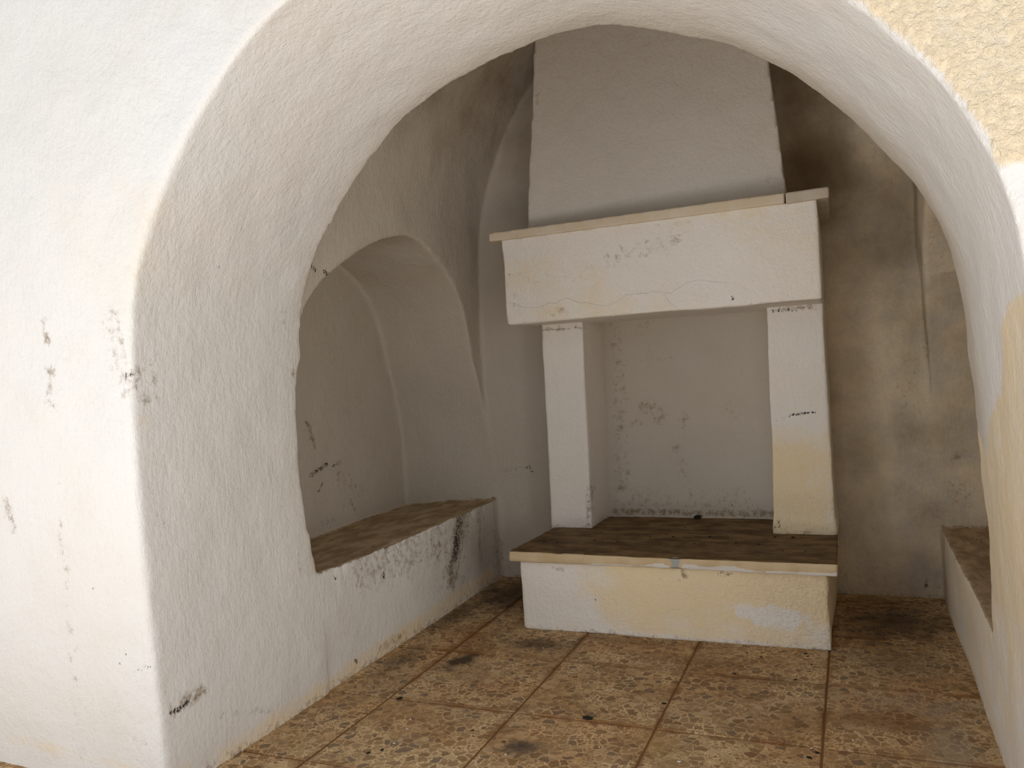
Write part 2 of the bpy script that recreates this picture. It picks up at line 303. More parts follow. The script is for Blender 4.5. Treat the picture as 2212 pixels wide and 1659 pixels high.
STAINS_AND_SHADE = [
(-2.28, 1.8, 1.42, -2.278, 1.8, 1.357, 0.016, 'brown', 0.75, 1),
(-2.274, 1.8, 1.265, -2.27, 1.8, 1.166, 0.023, 'brown', 0.55, 1),
(-2.26, 1.8, 0.911, -2.27, 1.8, 0.64, 0.015, 'brown', 0.28, 1),
(-2.249, 1.8, 0.655, -2.248, 1.8, 0.069, 0.022, 'brown', 0.3, 1),
(-2.516, 1.8, 0.851, -2.498, 1.8, 0.777, 0.021, 'brown', 0.6, 1),
(-1.992, 1.8, 1.4, -1.93, 1.8, 1.181, 0.039, 'brown', 0.42, 1),
(-1.948, 1.8, 1.233, -1.93, 1.8, 1.24, 0.009, 'dark', 0.8, 1),
(-1.909, 1.8, 1.113, -1.906, 1.8, 1.06, 0.012, 'yellow', 0.9, 1),
(-1.811, 1.8, 1.843, -1.817, 1.8, 1.812, 0.012, 'brown', 0.35, 1),
(-2.041, 1.8, 0.385, -2.014, 1.8, 0.415, 0.008, 'dark', 0.6, 1),
(-1.973, 1.8, 0.369, -1.918, 1.8, 0.39, 0.008, 'dark', 0.6, 1),
(-2.055, 1.8, 0.262, -1.973, 1.8, 0.16, 0.056, 'brown', 0.2, 1),
(-2.593, 1.8, 0.085, -1.892, 1.8, 0.061, 0.024, 'yellow', 0.35, 1),
(-2.13, 1.8, 0.607, -2.13, 1.8, 0.599, 0.006, 'dark', 1.0, 1),
(-1.665, 1.8, 2.176, -2.032, 1.8, 1.768, 0.225, 'yellow', 0.16, 1),
(-1.804, 1.8, 1.725, -1.877, 1.8, 1.484, 0.058, 'yellow', 0.25, 1),
(-1.905, 2.126, 1.577, -1.905, 2.125, 1.568, 0.006, 'dark', 1.0, 0),
(-1.905, 1.883, 0.787, -1.905, 1.884, 0.781, 0.006, 'dark', 1.0, 0),
(-1.905, 2.491, 1.435, -1.905, 2.497, 1.415, 0.021, 'brown', 0.5, 0),
(-1.905, 2.547, 1.227, -1.905, 2.551, 1.207, 0.011, 'brown', 0.6, 0),
(-1.905, 2.438, 1.562, -1.905, 2.428, 0.647, 0.121, 'yellow', 0.18, 0),
(-1.905, 3.152, 2.162, -1.905, 2.368, 1.622, 0.134, 'yellow', 0.18, 0),
(-1.905, 2.495, 0.556, -1.905, 2.492, 0.472, 0.005, 'rust', 1.0, 0),
(-1.905, 2.43, 0.744, -1.905, 2.428, 0.728, 0.005, 'rust', 1.0, 0),
(-1.905, 2.59, 0.482, -1.905, 2.597, 0.439, 0.009, 'rust', 0.8, 0),
(-1.905, 1.838, 0.235, -1.905, 1.901, 0.241, 0.009, 'dark', 1.0, 0),
(-1.905, 1.846, 0.245, -1.905, 1.963, 0.252, 0.022, 'brown', 0.6, 0),
(-1.905, 2.031, 0.148, -1.905, 2.295, 0.066, 0.014, 'brown', 0.35, 0),
(-1.905, 2.065, 0.291, -1.905, 2.44, 0.224, 0.069, 'brown', 0.12, 0),
(-1.905, 1.931, 0.032, -1.905, 2.019, 0.013, 0.02, 'rust', 0.7, 0),
(-1.905, 2.039, 0.003, -1.905, 4.164, 0.055, 0.043, 'yellow', 0.6, 0),
(-1.905, 2.17, 0.004, -1.905, 4.162, 0.042, 0.022, 'brown', 0.35, 0),
(-1.905, 2.803, 0.05, -1.905, 2.815, 0.038, 0.008, 'dark', 1.0, 0),
(-1.905, 2.992, 0.037, -1.905, 3.147, 0.036, 0.021, 'brown', 0.6, 0),
(-1.905, 2.889, 0.408, -1.905, 3.636, 0.35, 0.097, 'brown', 0.5, 0),
(-1.905, 3.857, 0.423, -1.905, 3.666, 0.181, 0.082, 'brown', 0.75, 0),
(-1.905, 4.057, 0.41, -1.905, 4.052, 0.146, 0.026, 'brown', 0.6, 0),
(-1.905, 3.811, 0.408, -1.905, 3.76, 0.347, 0.053, 'dark', 0.8, 0),
(-1.905, 3.76, 0.347, -1.905, 3.717, 0.262, 0.041, 'dark', 0.95, 0),
(-1.905, 3.686, 0.258, -1.905, 3.658, 0.202, 0.031, 'dark', 0.7, 0),
(-1.905, 4.025, 0.391, -1.905, 4.017, 0.242, 0.013, 'dark', 0.5, 0),
(-1.905, 3.692, 0.186, -1.905, 3.817, 0.119, 0.019, 'brown', 0.6, 0),
(-1.905, 3.057, 0.343, -1.905, 3.061, 0.315, 0.01, 'dark', 1.0, 0),
(-1.905, 3.204, 0.32, -1.905, 3.221, 0.324, 0.009, 'dark', 0.8, 0),
(-1.905, 2.707, 0.407, -1.905, 2.698, 0.413, 0.008, 'dark', 0.9, 0),
(-1.905, 4.117, 0.399, -1.905, 4.12, 0.194, 0.036, 'brown', 0.3, 0),
(-1.905, 3.519, 0.196, -1.905, 3.589, -0.028, 0.07, 'brown', 0.22, 0),  # grey upright shadow on the bench front, painted in brown
(-1.905, 2.743, 1.64, -1.905, 2.772, 1.621, 0.011, 'dark', 1.1, 0),
(-1.905, 2.83, 1.62, -1.905, 2.867, 1.603, 0.013, 'dark', 1.2, 0),
(-2.5, 3.399, 0.714, -2.5, 3.544, 0.752, 0.014, 'dark', 0.9, 0),
(-2.5, 3.591, 0.734, -2.5, 3.66, 0.747, 0.012, 'dark', 0.8, 0),
(-2.5, 3.459, 0.624, -2.5, 3.502, 0.659, 0.01, 'dark', 0.9, 0),
(-2.5, 3.649, 0.683, -2.5, 3.813, 0.571, 0.045, 'brown', 0.45, 0),
(-2.5, 3.398, 0.971, -2.5, 3.443, 0.851, 0.021, 'brown', 0.7, 0),
(-2.5, 3.419, 0.912, -2.5, 3.445, 0.867, 0.014, 'dark', 0.5, 0),
(-2.5, 3.47, 0.463, -2.5, 3.583, 0.46, 0.022, 'dark', 0.55, 0),
(-2.5, 3.728, 0.536, -2.5, 3.777, 0.452, 0.013, 'brown', 0.6, 0),
(-2.5, 3.749, 0.607, -2.5, 3.673, 0.508, 0.035, 'brown', 0.3, 0),
(-2.5, 3.475, 0.396, -2.5, 4.269, 0.41, 0.021, 'brown', 0.35, 0),
(-1.878, 4.31, 0.606, -1.708, 4.31, 0.627, 0.016, 'dark', 0.55, 1),
(-1.721, 4.31, 0.632, -1.681, 4.31, 0.601, 0.008, 'dark', 0.8, 1),
(-1.797, 4.31, 0.535, -1.781, 4.31, 0.339, 0.074, 'brown', 0.2, 1),
(-1.949, 4.31, 0.389, -1.883, 4.31, 0.045, 0.032, 'brown', 0.4, 1),
(-1.643, 4.31, 0.782, -1.614, 4.31, 0.342, 0.052, 'brown', 0.15, 1),
(-1.159, 4.31, 1.392, -1.169, 4.31, 0.5, 0.045, 'brown', 0.4, 1),
(-1.02, 4.31, 0.943, -0.948, 4.31, 0.904, 0.044, 'brown', 0.55, 1),
(-1.087, 4.31, 0.858, -1.035, 4.31, 0.882, 0.035, 'brown', 0.4, 1),
(-0.82, 4.31, 0.9, -0.833, 4.31, 0.828, 0.022, 'brown', 0.6, 1),
(-0.867, 4.31, 0.732, -0.831, 4.31, 0.575, 0.03, 'brown', 0.4, 1),
(-0.992, 4.31, 1.234, -0.896, 4.31, 1.205, 0.044, 'brown', 0.3, 1),
(-1.036, 4.31, 1.335, -0.983, 4.31, 1.404, 0.035, 'brown', 0.35, 1),
(-1.21, 4.31, 0.45, -0.557, 4.31, 0.433, 0.06, 'brown', 0.35, 1),
(-0.835, 4.31, 0.502, -0.555, 4.31, 0.48, 0.049, 'brown', 0.3, 1),
(-0.65, 4.31, 0.42, -0.401, 4.31, 0.4, 0.03, 'dark', 0.45, 1),
(-1.213, 4.31, 0.387, -0.402, 4.31, 0.384, 0.017, 'brown', 0.8, 1),
(-0.625, 4.31, 0.93, -0.558, 4.31, 0.904, 0.044, 'brown', 0.3, 1),
(-0.566, 4.31, 1.21, -0.547, 4.31, 1.115, 0.049, 'brown', 0.2, 1),
(-0.152, 4.31, 2.531, -0.073, 4.31, 1.94, 0.186, 'smoke', 0.75, 1),  # smoke tint with the shade beside the chimney painted in
(-0.053, 4.31, 1.938, 0.057, 4.31, 1.616, 0.194, 'smoke', 0.45, 1),
(-0.08, 4.31, 1.316, -0.111, 4.31, 0.121, 0.073, 'smoke', 0.3, 1),
(-1.555, 4.31, 2.764, -1.673, 4.31, 2.147, 0.08, 'smoke', 0.45, 1),
(-0.0, 4.31, 2.195, 0.134, 4.31, 1.521, 0.389, 'yellow', 0.45, 1),
(0.023, 4.31, 1.309, 0.033, 4.31, 0.082, 0.218, 'yellow', 0.6, 1),
(0.417, 4.31, 1.281, 0.411, 4.31, 0.639, 0.145, 'yellow', 0.5, 1),
(0.341, 4.31, 1.78, 0.315, 4.31, 1.138, 0.017, 'brown', 0.5, 1),
(0.236, 4.31, 1.098, 0.228, 4.31, 0.924, 0.06, 'brown', 0.3, 1),
(0.412, 4.31, 0.66, 0.441, 4.31, 0.682, 0.024, 'brown', 0.5, 1),
(0.425, 4.31, 0.51, 0.442, 4.31, 0.467, 0.054, 'brown', 0.45, 1),
(0.326, 4.31, 0.422, 0.344, 4.31, 0.401, 0.034, 'brown', 0.4, 1),
(-0.07, 4.31, 0.1, 0.331, 4.31, 0.074, 0.05, 'brown', 0.3, 1),
(0.273, 4.31, 0.067, 0.274, 4.31, 0.045, 0.01, 'dark', 0.9, 1),
(0.295, 4.31, 1.117, 0.304, 4.31, 0.857, 0.048, 'brown', 0.2, 1)
]

# ------------------------------------------------------------------ masonry shell (carved from one solid, then split into walls)
arch = [(-1.885, -.2), (-1.888, .0), (-1.895, .2), (-1.912, .45), (-1.925, .75), (-1.930, 1.05), (-1.920, 1.25), (-1.903, 1.43), (-1.868, 1.555), (-1.800, 1.69),
        (-1.713, 1.818), (-1.620, 1.932), (-1.505, 2.045), (-1.402, 2.122), (-1.315, 2.170), (-1.197, 2.218), (-1.056, 2.258), (-.92, 2.285), (-.80, 2.295),
        (-.70, 2.286), (-.59, 2.262), (-.455, 2.214), (-.340, 2.168), (-.20, 2.084), (-.09, 1.998), (.028, 1.882), (.095, 1.80), (.145, 1.735), (.200, 1.648),
        (.250, 1.54), (.288, 1.41), (.305, 1.25), (.317, 1.05), (.328, .87), (.339, .68), (.343, .48), (.346, .3), (.348, .0), (.349, -.2)]
vault = [(-1.890, -.2), (-1.900, .0), (-1.905, .45), (-1.945, .90), (-1.955, 1.26), (-1.948, 1.71), (-1.917, 2.02), (-1.84, 2.27), (-1.71, 2.54), (-1.56, 2.742),
         (-1.32, 2.92), (-1.06, 3.03), (-.81, 3.07), (-.56, 3.03), (-.30, 2.92), (-.06, 2.742), (.09, 2.54), (.22, 2.27), (.292, 2.0), (.300, 1.75),
         (.312, 1.5), (.320, 1.14), (.338, .6), (.346, .3), (.350, -.2)]
niche_l = [(2.598, .3), (2.590, .45), (2.566, .75), (2.562, 1.05), (2.590, 1.23), (2.640, 1.38), (2.715, 1.49), (2.873, 1.62), (3.058, 1.722), (3.258, 1.803),
           (3.42, 1.84), (3.521, 1.848), (3.64, 1.832), (3.754, 1.79), (3.928, 1.70), (4.054, 1.587), (4.128, 1.465), (4.191, 1.262), (4.25, 1.10), (4.30, .93), (4.318, .7), (4.322, .3)]
YB = 4.322
def yin(x):      # inner face of the thick arch wall (slightly skewed)
    return 2.60+(x+1.93)*(.145/2.27)
def yfront(x):   # outer face, a shade skewed
    return 1.795-.045*(x+1.9)/1.0*.8 if x < -1.9 else 1.795
block = mesh_from([(-4.4, 1.90, -.06), (-1.9, 1.795, -.06), (.35, 1.80, -.06), (2.6, 1.80, -.06), (2.6, 4.9, -.06), (-4.4, 4.9, -.06),
                   (-4.4, 1.90, 3.5), (-1.9, 1.795, 3.5), (.35, 1.80, 3.5), (2.6, 1.80, 3.5), (2.6, 4.9, 3.5), (-4.4, 4.9, 3.5)],
                  [(5, 4, 3, 2, 1, 0), (6, 7, 8, 9, 10, 11), (0, 1, 7, 6), (1, 2, 8, 7), (2, 3, 9, 8), (3, 4, 10, 9), (4, 5, 11, 10), (5, 0, 6, 11)])
cut_arch = prism(catmull(arch, 3), lambda p, k: (p[0], 1.5, p[1]) if k == 0 else (p[0], yin(p[0])+.12, p[1]))
cut_vault = prism(catmull(vault, 4), lambda p, k: (p[0], yin(p[0]), p[1]) if k == 0 else (p[0], YB, p[1]))
nl = [(y, max(z, .3)) for y, z in catmull(niche_l, 3)]
# seats rise a little towards the room
def nl_pt(p, k):
    y, z = p; x = (-1.6, -2.505)[k]
    if z <= .301: z = .452-(x+1.9)*-.075 if k == 0 else .402
    return (x, y, z)
cut_nl = prism([(y, z) for y, z in nl if z > .46 or z <= .301], nl_pt)
def nr_pt(p, k):
    y, z = p; x = (.10, .93)[k]
    y = 2.742+(y-2.566)*(YB-2.742)/(4.322-2.566)
    if z <= .301: z = .335+.0*(k)
    return (x, y, z)
cut_nr = prism([(y, z*.97) for y, z in nl if z > .40 or z <= .301], nr_pt)
ob = bpy.data.objects.new('block', block); COL.objects.link(ob)
cutters = []
for me in (cut_arch, cut_vault, cut_nl, cut_nr):
    c = bpy.data.objects.new('cut', me); COL.objects.link(c); cutters.append(c)
    m = ob.modifiers.new('b', 'BOOLEAN'); m.operation = 'DIFFERENCE'; m.solver = 'EXACT'; m.object = c
m = ob.modifiers.new('r', 'REMESH'); m.mode = 'VOXEL'; m.voxel_size = .0115; m.adaptivity = 0
m = ob.modifiers.new('s', 'SMOOTH'); m.factor = .5; m.iterations = 3
dg = bpy.context.evaluated_depsgraph_get(); dg.update()
shell = bpy.data.meshes.new_from_object(ob.evaluated_get(dg))
bpy.data.objects.remove(ob)
for c in cutters: bpy.data.objects.remove(c)
bm = bmesh.new(); bm.from_mesh(shell)
kill = [v for v in bm.verts if v.co.x < -4.36 or v.co.x > 2.56 or v.co.y > 4.85 or v.co.z > 3.46 or v.co.z < -.045]
bmesh.ops.delete(bm, geom=kill, context='VERTS'); bm.to_mesh(shell); bm.free()
# hand-laid unevenness
P = coords(shell); N = normals(shell)
ac = np.array(catmull(arch, 8)); ac = ac[ac[:, 0] > -.5]
near = (P[:, 0] > -.5)*(P[:, 1] < 1.95)*(P[:, 2] > 1.3)
dist = np.full(len(P), 9.)
ii = np.nonzero(near)[0]
for a0 in range(0, len(ii), 4000):
    k = ii[a0:a0+4000]; q = P[k][:, [0, 2]]
    dd = np.linalg.norm(q[:, None, :]-ac[None], axis=2).min(1)
    rag = np.array([noise.noise(Vector((u*9, 5, v*9)))*.012+noise.noise(Vector((u*30, 5, v*30)))*.006 for u, v in q.tolist()])
    dist[k] = dd+rag
stepz = 1.51+.015*np.sin(P[:, 0]*25)
right_rough = ss(P[:, 0], -.35, -.1)*ss(P[:, 2], stepz-.01, stepz+.015)*ss(-N[:, 1], .3, .7)*ss(dist, .006, .020)*(P[:, 1] < 1.9)
# stay clear of the trimmed arris of the arch
disp = np.zeros(len(P), np.float32)
for i, (p, rr) in enumerate(zip(P.tolist(), right_rough.tolist())):
    v = Vector(p)
    d = .012*noise.noise(v*1.9)+.0055*noise.noise(v*6.5)+.0016*noise.noise(v*22)
    if rr > 0: d += rr*(.007+.004*noise.noise(v*13)+.002*noise.noise(v*34))
    disp[i] = d
# the worn arris of the left seat
edge = np.exp(-((P[:, 0]+1.905)/.035)**2-((P[:, 2]-.45)/.035)**2)*ss(P[:, 1], 2.66, 2.8)*(1-ss(P[:, 1], 4.1, 4.25))
wear = np.array([max(0, noise.noise(Vector((0, v*5.5, 1)))+.25+.6*noise.noise(Vector((0, v*22, 4)))) if e > .02 else 0 for v, e in zip(P[:, 1].tolist(), edge.tolist())])
disp = disp-edge*wear*.024
lowv = 1-.6*ss(P[:, 2], .15, .0)
P2 = P+N*(disp*lowv)[:, None]
shell.vertices.foreach_set('co', P2.astype(np.float32).ravel()); shell.update()
N = normals(shell); P = P2
at = {k: np.zeros(len(P), np.float32) for k in ('yellow', 'brown', 'dark', 'rust', 'rough', 'smoke')}
for s in STAINS_AND_SHADE:
    at[s[7]] = np.maximum(at[s[7]], capsule(P, s))
# right-hand front wall: coarse cream render, and the ochre lower part of the right jamb
at['yellow'] = np.maximum(at['yellow'], right_rough*.80)
at['rough'] = right_rough.copy()
jamb = (P[:, 0] > .1)*(P[:, 1] < 2.85)
zb = np.interp(P[:, 1], [1.8, 2.0, 2.11, 2.23, 2.46, 2.60, 2.75], [1.30, 1.285, 1.23, 1.09, 1.0, .90, .97])
at['yellow'] = np.maximum(at['yellow'], jamb*ss(zb-P[:, 2], -.01, .03)*.72*(.55+.45*ss(P[:, 2], .25, .6)))
# tops of the two masonry seats
seat = (N[:, 2] > .55)*(P[:, 2] > .25)*(P[:, 2] < .52)
at['brown'] = np.maximum(at['brown'], seat*1.0); 
# grime where walls meet the floor
low = ss(P[:, 2], .05, .0)*(P[:, 1] > 1.9)
at['brown'] = np.maximum(at['brown'], low*.55)
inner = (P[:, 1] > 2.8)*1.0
at['smoke'] = np.maximum(at['smoke'], inner*.42*ss(P[:, 2], 1.95, 2.5))  # shade of the upper vault put into the colour with a smoke tint
at['smoke'] = np.maximum(at['smoke'], inner*.38*ss(P[:, 0], -.15, 0)*(P[:, 1] > 4.1))  # right part of the back wall: its shade put into the colour too
rw = ss(P[:, 0], -.2, .1)*(P[:, 1] > 2.8)
at['yellow'] = np.maximum(at['yellow'], rw*.5)
at['lighter'] = np.maximum(1-ss(P[:, 1], 2.45, 2.75), (P[:, 2] < .46)*(P[:, 1] < 4.25)*(np.abs(N[:, 0]) > .5)*(P[:, 0] > -1.95)*(P[:, 0] < .38)*(1-ss(P[:, 1], 3.2, 4.2)*.6)).astype(np.float32)  # lighter tone towards the front and on the bench fronts, fading inwards
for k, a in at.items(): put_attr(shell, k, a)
smooth(shell)
nf = len(shell.polygons)
fc = np.empty(nf*3, np.float32); shell.polygons.foreach_get('center', fc); fc = fc.reshape(-1, 3)
fn = np.empty(nf*3, np.float32); shell.polygons.foreach_get('normal', fn); fn = fn.reshape(-1, 3)
x, y, z = fc.T; nx, ny, nz = fn.T
yi = 2.60+(x+1.93)*(.145/2.27)
part = np.full(nf, 4)                                   # 4 = ceiling
part[(z < 2.02)] = 2
part[(z < 2.02) & (x < -.8)] = 1                        # left / right
part[(y > 4.27) & (ny < -.5) & (x > -1.97) & (x < .34)] = 3
part[(y > 4.24) & (ny < -.75) & (x > -1.97) & (x < .34)] = 3
part[(y < yi+.035) & (x > -2.2) & (x < .7)] = 0
part[(y < 2.2)] = 0
part[(part != 0) & (part != 3) & (z < .50) & (x < -1.85) & ((z < .435) | (nz > .5)) & (y > 2.6)] = 5
part[(part != 0) & (part != 3) & (z < .37) & (x > .30) & ((z < .325) | (nz > .5)) & (y > 2.74)] = 6
nv = np.empty(len(shell.vertices)*3, np.float32); shell.vertices.foreach_get('normal', nv); nv = nv.reshape(-1, 3)
lt = np.empty(nf, np.int32); shell.polygons.foreach_get('loop_total', lt)
ls = np.empty(nf, np.int32); shell.polygons.foreach_get('loop_start', ls)
lv = np.empty(len(shell.loops), np.int32); shell.loops.foreach_get('vertex_index', lv)
def submesh(k, name):
    idx = np.nonzero(part == k)[0]
    loops = np.concatenate([np.arange(ls[i], ls[i]+lt[i]) for i in idx])
    vi = lv[loops]; uq, inv = np.unique(vi, return_inverse=True)
    me = bpy.data.meshes.new(name)
    me.vertices.add(len(uq)); me.vertices.foreach_set('co', P[uq].astype(np.float32).ravel())
    me.loops.add(len(inv)); me.loops.foreach_set('vertex_index', inv.astype(np.int32))
    st = np.concatenate([[0], np.cumsum(lt[idx])[:-1]]).astype(np.int32)
    me.polygons.add(len(idx)); me.polygons.foreach_set('loop_start', st); me.polygons.foreach_set('loop_total', lt[idx])
    me.update(calc_edges=True); me.validate()
    for kk, a in at.items(): put_attr(me, kk, a[uq])
    smooth(me)
    me.normals_split_custom_set_from_vertices([tuple(n) for n in nv[uq].tolist()])
    return me
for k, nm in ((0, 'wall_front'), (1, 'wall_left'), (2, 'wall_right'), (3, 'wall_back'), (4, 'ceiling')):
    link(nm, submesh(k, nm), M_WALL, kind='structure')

# bench tops: worn brown earth-coloured wash
def bench_material():
    m = plaster('bench_plaster'); nt = m.node_tree; t = NT.__new__(NT); t.m = m; t.t = nt; t.n = nt.nodes; t.l = nt.links; t.b = nt.nodes['Principled BSDF']
    src = t.b.inputs['Base Color'].links[0].from_socket
    p = t.pos(); g = t.n.new('ShaderNodeNewGeometry'); sx = t.n.new('ShaderNodeSeparateXYZ'); t.l.new(g.outputs['Normal'], sx.inputs[0])
    s1 = t.noise(t.stretch(p, (2.4, 1, 1)), 6, 6, .62); s2 = t.noise(t.stretch(p, (3, 1, 1)), 18, 5, .65)
    dc = t.mix(t.mr(s1, .36, .66), (.33, .225, .125), (.56, .42, .265))
    dc = t.mix(t.mr(s2, .56, .76, 0, .55), dc, (.56, .46, .34)); dc = t.mix(t.mr(s2, .30, .42, .6, 0), dc, (.07, .045, .025))
    wob = t.noise(p, 30, 4, .6)
    msk = t.mr(t.ma('ADD', sx.outputs['Z'], t.ma('MULTIPLY', t.ma('SUBTRACT', wob, .5), .9)), .60, .85)
    c = t.mix(msk, src, dc)
    t._set(t.b.inputs['Base Color'], c)
    return m
M_BENCH = bench_material()
for k, nm, lab in ((5, 'masonry_bench', 'whitewashed masonry bench in the left niche, its front streaked with black near the far end'),
                   (6, 'masonry_bench', 'low whitewashed masonry bench with dirty seat in the right niche, beside the right jamb')):
    me = submesh(k, nm)
    # the brown mask belongs to the seat material here, not to the wall dirt
    a = np.zeros(len(me.vertices), np.float32); me.attributes['brown'].data.foreach_get('value', a)
    cz = normals(me)[:, 2]; a[cz > .55] = 0; put_attr(me, 'brown', a)
    link(nm, me, M_BENCH, label=lab, category='bench')

# ------------------------------------------------------------------ floor and tiles
fl = link('floor', hexa([(-4.4, -1.0, -.06), (2.6, -1.0, -.06), (2.6, 4.6, -.06), (-4.4, 4.6, -.06), (-4.4, -1.0, -.005), (2.6, -1.0, -.005), (2.6, 4.6, -.005), (-4.4, 4.6, -.005)]), M_GROUT, kind='structure')
XL = [-3.655, -3.15, -2.645, -2.142, -1.638, -1.136, -.643, -.134, .37, .875]
YL = [.06, .575, 1.09, 1.60, 2.112, 2.618, 3.128, 3.668, 4.19, 4.36]
def tile_mesh(w, d):
    bm = bmesh.new(); g = .004; b = .003
    z0, z1 = -.012, 0
    ring = [[(g, g), (w-g, g), (w-g, d-g), (g, d-g)], [(g+b, g+b), (w-g-b, g+b), (w-g-b, d-g-b), (g+b, d-g-b)]]
    v0 = [bm.verts.new((a, c, z0)) for a, c in ring[0]]; v1 = [bm.verts.new((a, c, z1-b*.7)) for a, c in ring[0]]; v2 = [bm.verts.new((a, c, z1)) for a, c in ring[1]]
    for i in range(4):
        j = (i+1) % 4
        bm.faces.new((v0[i], v0[j], v1[j], v1[i])); bm.faces.new((v1[i], v1[j], v2[j], v2[i]))
    bm.faces.new(v2)
    me = bpy.data.meshes.new('tile'); bm.to_mesh(me); bm.free(); me.materials.append(M_TILE); return me
cache = {}
for i in range(len(XL)-1):
    for j in range(len(YL)-1):
        w = round(XL[i+1]-XL[i], 4); d = round(YL[j+1]-YL[j], 4)
        cxm, cym = XL[i]+w/2, YL[j]+d/2
        if cym > 1.95 and (XL[i+1] < -1.95 or XL[i] > .36): continue
        if (w, d) not in cache: cache[(w, d)] = tile_mesh(w, d)
        o = bpy.data.objects.new('tile', cache[(w, d)]); COL.objects.link(o); o.parent = fl
        o.location = (XL[i], YL[j], random.uniform(-.0008, .0008)); o.rotation_euler = (random.uniform(-.0015, .0015), random.uniform(-.0015, .0015), 0)

# ------------------------------------------------------------------ fireplace
FP = empty('fireplace', (-.78, 3.9, 0), label='whitewashed masonry fireplace with stone mantel shelf, two piers, hearth slab and chimney breast', category='fireplace')
def lump(name, corners, vox, mat, amp=(.006, .0025), sm=3, attrs=None, scale=(3.2, 14), edge=None, **props):
    me = hexa(corners)
    me = evaluate(me, [('REMESH', dict(mode='VOXEL', voxel_size=vox, adaptivity=0)), ('SMOOTH', dict(factor=.5, iterations=sm))])
    P = coords(me); N = normals(me); d = np.zeros(len(P), np.float32)
    for i, p in enumerate(P.tolist()):
        v = Vector(p); d[i] = amp[0]*noise.noise(v*scale[0])+amp[1]*noise.noise(v*scale[1]+Vector((3, 1, 7)))
    if edge is not None: d += edge(P, N)
    P = P+N*d[:, None]; me.vertices.foreach_set('co', P.astype(np.float32).ravel()); me.update(); smooth(me)
    A = {k: np.zeros(len(P), np.float32) for k in ('yellow', 'brown', 'dark', 'rust', 'rough')}
    if attrs: attrs(P, N, A)
    for k, a in A.items(): put_attr(me, k, a)
    return link(name, me, mat, FP, **props)
def caps(A, P, lst):
    for s in lst: A[s[7]] = np.maximum(A.get(s[7], 0), capsule(P, s))
BK = 4.345
# plinth
def a_base(P, N, A):
    fr = P[:, 1] < 3.52
    A['yellow'] += fr*(.80*ss(P[:, 0], -1.35, -.85))*(.75+.25*ss(P[:, 2], .05, .15))
    wn = np.array([noise.noise(Vector((a*16, 3, b*16)))+.6*noise.noise(Vector((a*45, 3, b*45))) for a, b in P[:, [0, 2]].tolist()])
    patch = np.exp(-(((P[:, 0]+.35)/.15)**2+((P[:, 2]-.125+(P[:, 0]+.35)*.12)/.042)**2+wn*.9)**2)
    A['yellow'] *= (1-.95*patch); A['yellow'] *= 1-.6*np.exp(-((P[:, 0]+.16)/.05)**2-((P[:, 2]-.06)/.05)**2)
    A['yellow'] *= 1-.6*ss(P[:, 2], .035, .0)
    A['brown'] += .40*ss(P[:, 2], .045, .0)+.25*ss(P[:, 2], .27, .305)*(P[:, 0] > -.8)
    A['yellow'] += (~fr)*.6*(P[:, 0] > -.5)
    A['rough'] += .5*ss(P[:, 0], -.6, -.2)+.25
    caps(A, P, [(-.70, 3.476, .30, -.69, 3.476, .27, .012, 'brown', .8), (-.55, 3.476, .295, -.5, 3.476, .29, .012, 'dark', .6), (-1.28, 3.476, .285, -1.24, 3.476, .275, .01, 'brown', .6),
                (-.72, 3.476, .255, -.72, 3.476, .253, .005, 'dark', .9), (-.62, 3.476, .26, -.62, 3.476, .258, .005, 'dark', .7), (-1.1, 3.476, .16, -1.09, 3.476, .15, .005, 'dark', .6)])
lump('plinth', [(-1.440, 3.478, -.002), (-.126, 3.478, -.002), (-.112, BK, -.002), (-1.43, BK, -.002), (-1.442, 3.478, .312), (-.128, 3.478, .312), (-.108, BK, .312), (-1.43, BK, .312)], .009, M_HEARTH,
     amp=(.006, .0022), attrs=a_base, edge=lambda P, N: -.006*np.clip(np.sin(P[:, 2]*37+1)*.5+.2, 0, 1)*ss(P[:, 0], -.19, -.13), label='plinth yellowing towards the right with a flaked white patch')
# hearth slab with chipped front edge
def slab_edge(P, N):
    d = np.zeros(len(P), np.float32); fr = (P[:, 1] < 3.47)
    for i in np.nonzero(P[:, 1] < 3.475)[0]:
        v = Vector(P[i].tolist()); d[i] = -.004*max(0, noise.noise(Vector((v.x*14, 0, v.z*30))))
    low = ss(P[:, 2], .330, .315)*fr
    d -= low*.004*(.5+.5*np.sin(P[:, 0]*31)*np.sin(P[:, 0]*11+1))
    d -= fr*.006*np.exp(-((P[:, 0]+.728)/.028)**2)
    return d
def a_slab(P, N, A):
    fr = (P[:, 1] < 3.475).astype(np.float32)
    x = P[:, 0]; z = P[:, 2]
    nn = np.array([noise.noise(Vector((a*9, 0, 2.2))) for a in x.tolist()]) if len(x) else 0
    h = .322+.016*nn+.008*np.sin(x*7)
    A['chip'] = fr*ss(h-z, -.002, .004)*ss(x, -1.25, -1.15)*.95
    A['greychip'] = fr*np.exp(-((x+.728)/.026)**2)*.95
    A['chip'] *= (1-A['greychip'])
lump('hearth_slab', [(-1.488, 3.452, .309), (-.090, 3.452, .303), (-.095, BK, .303), (-1.44, BK, .309), (-1.486, 3.452, .3585), (-.088, 3.452, .3545), (-.095, BK, .3565), (-1.44, BK, .3585)], .0065, M_SLAB,
     amp=(.002, .0012), sm=2, attrs=a_slab, edge=slab_edge, scale=(4, 26), label='stone hearth slab, soot-brown on top, ochre front edge with pale chips')
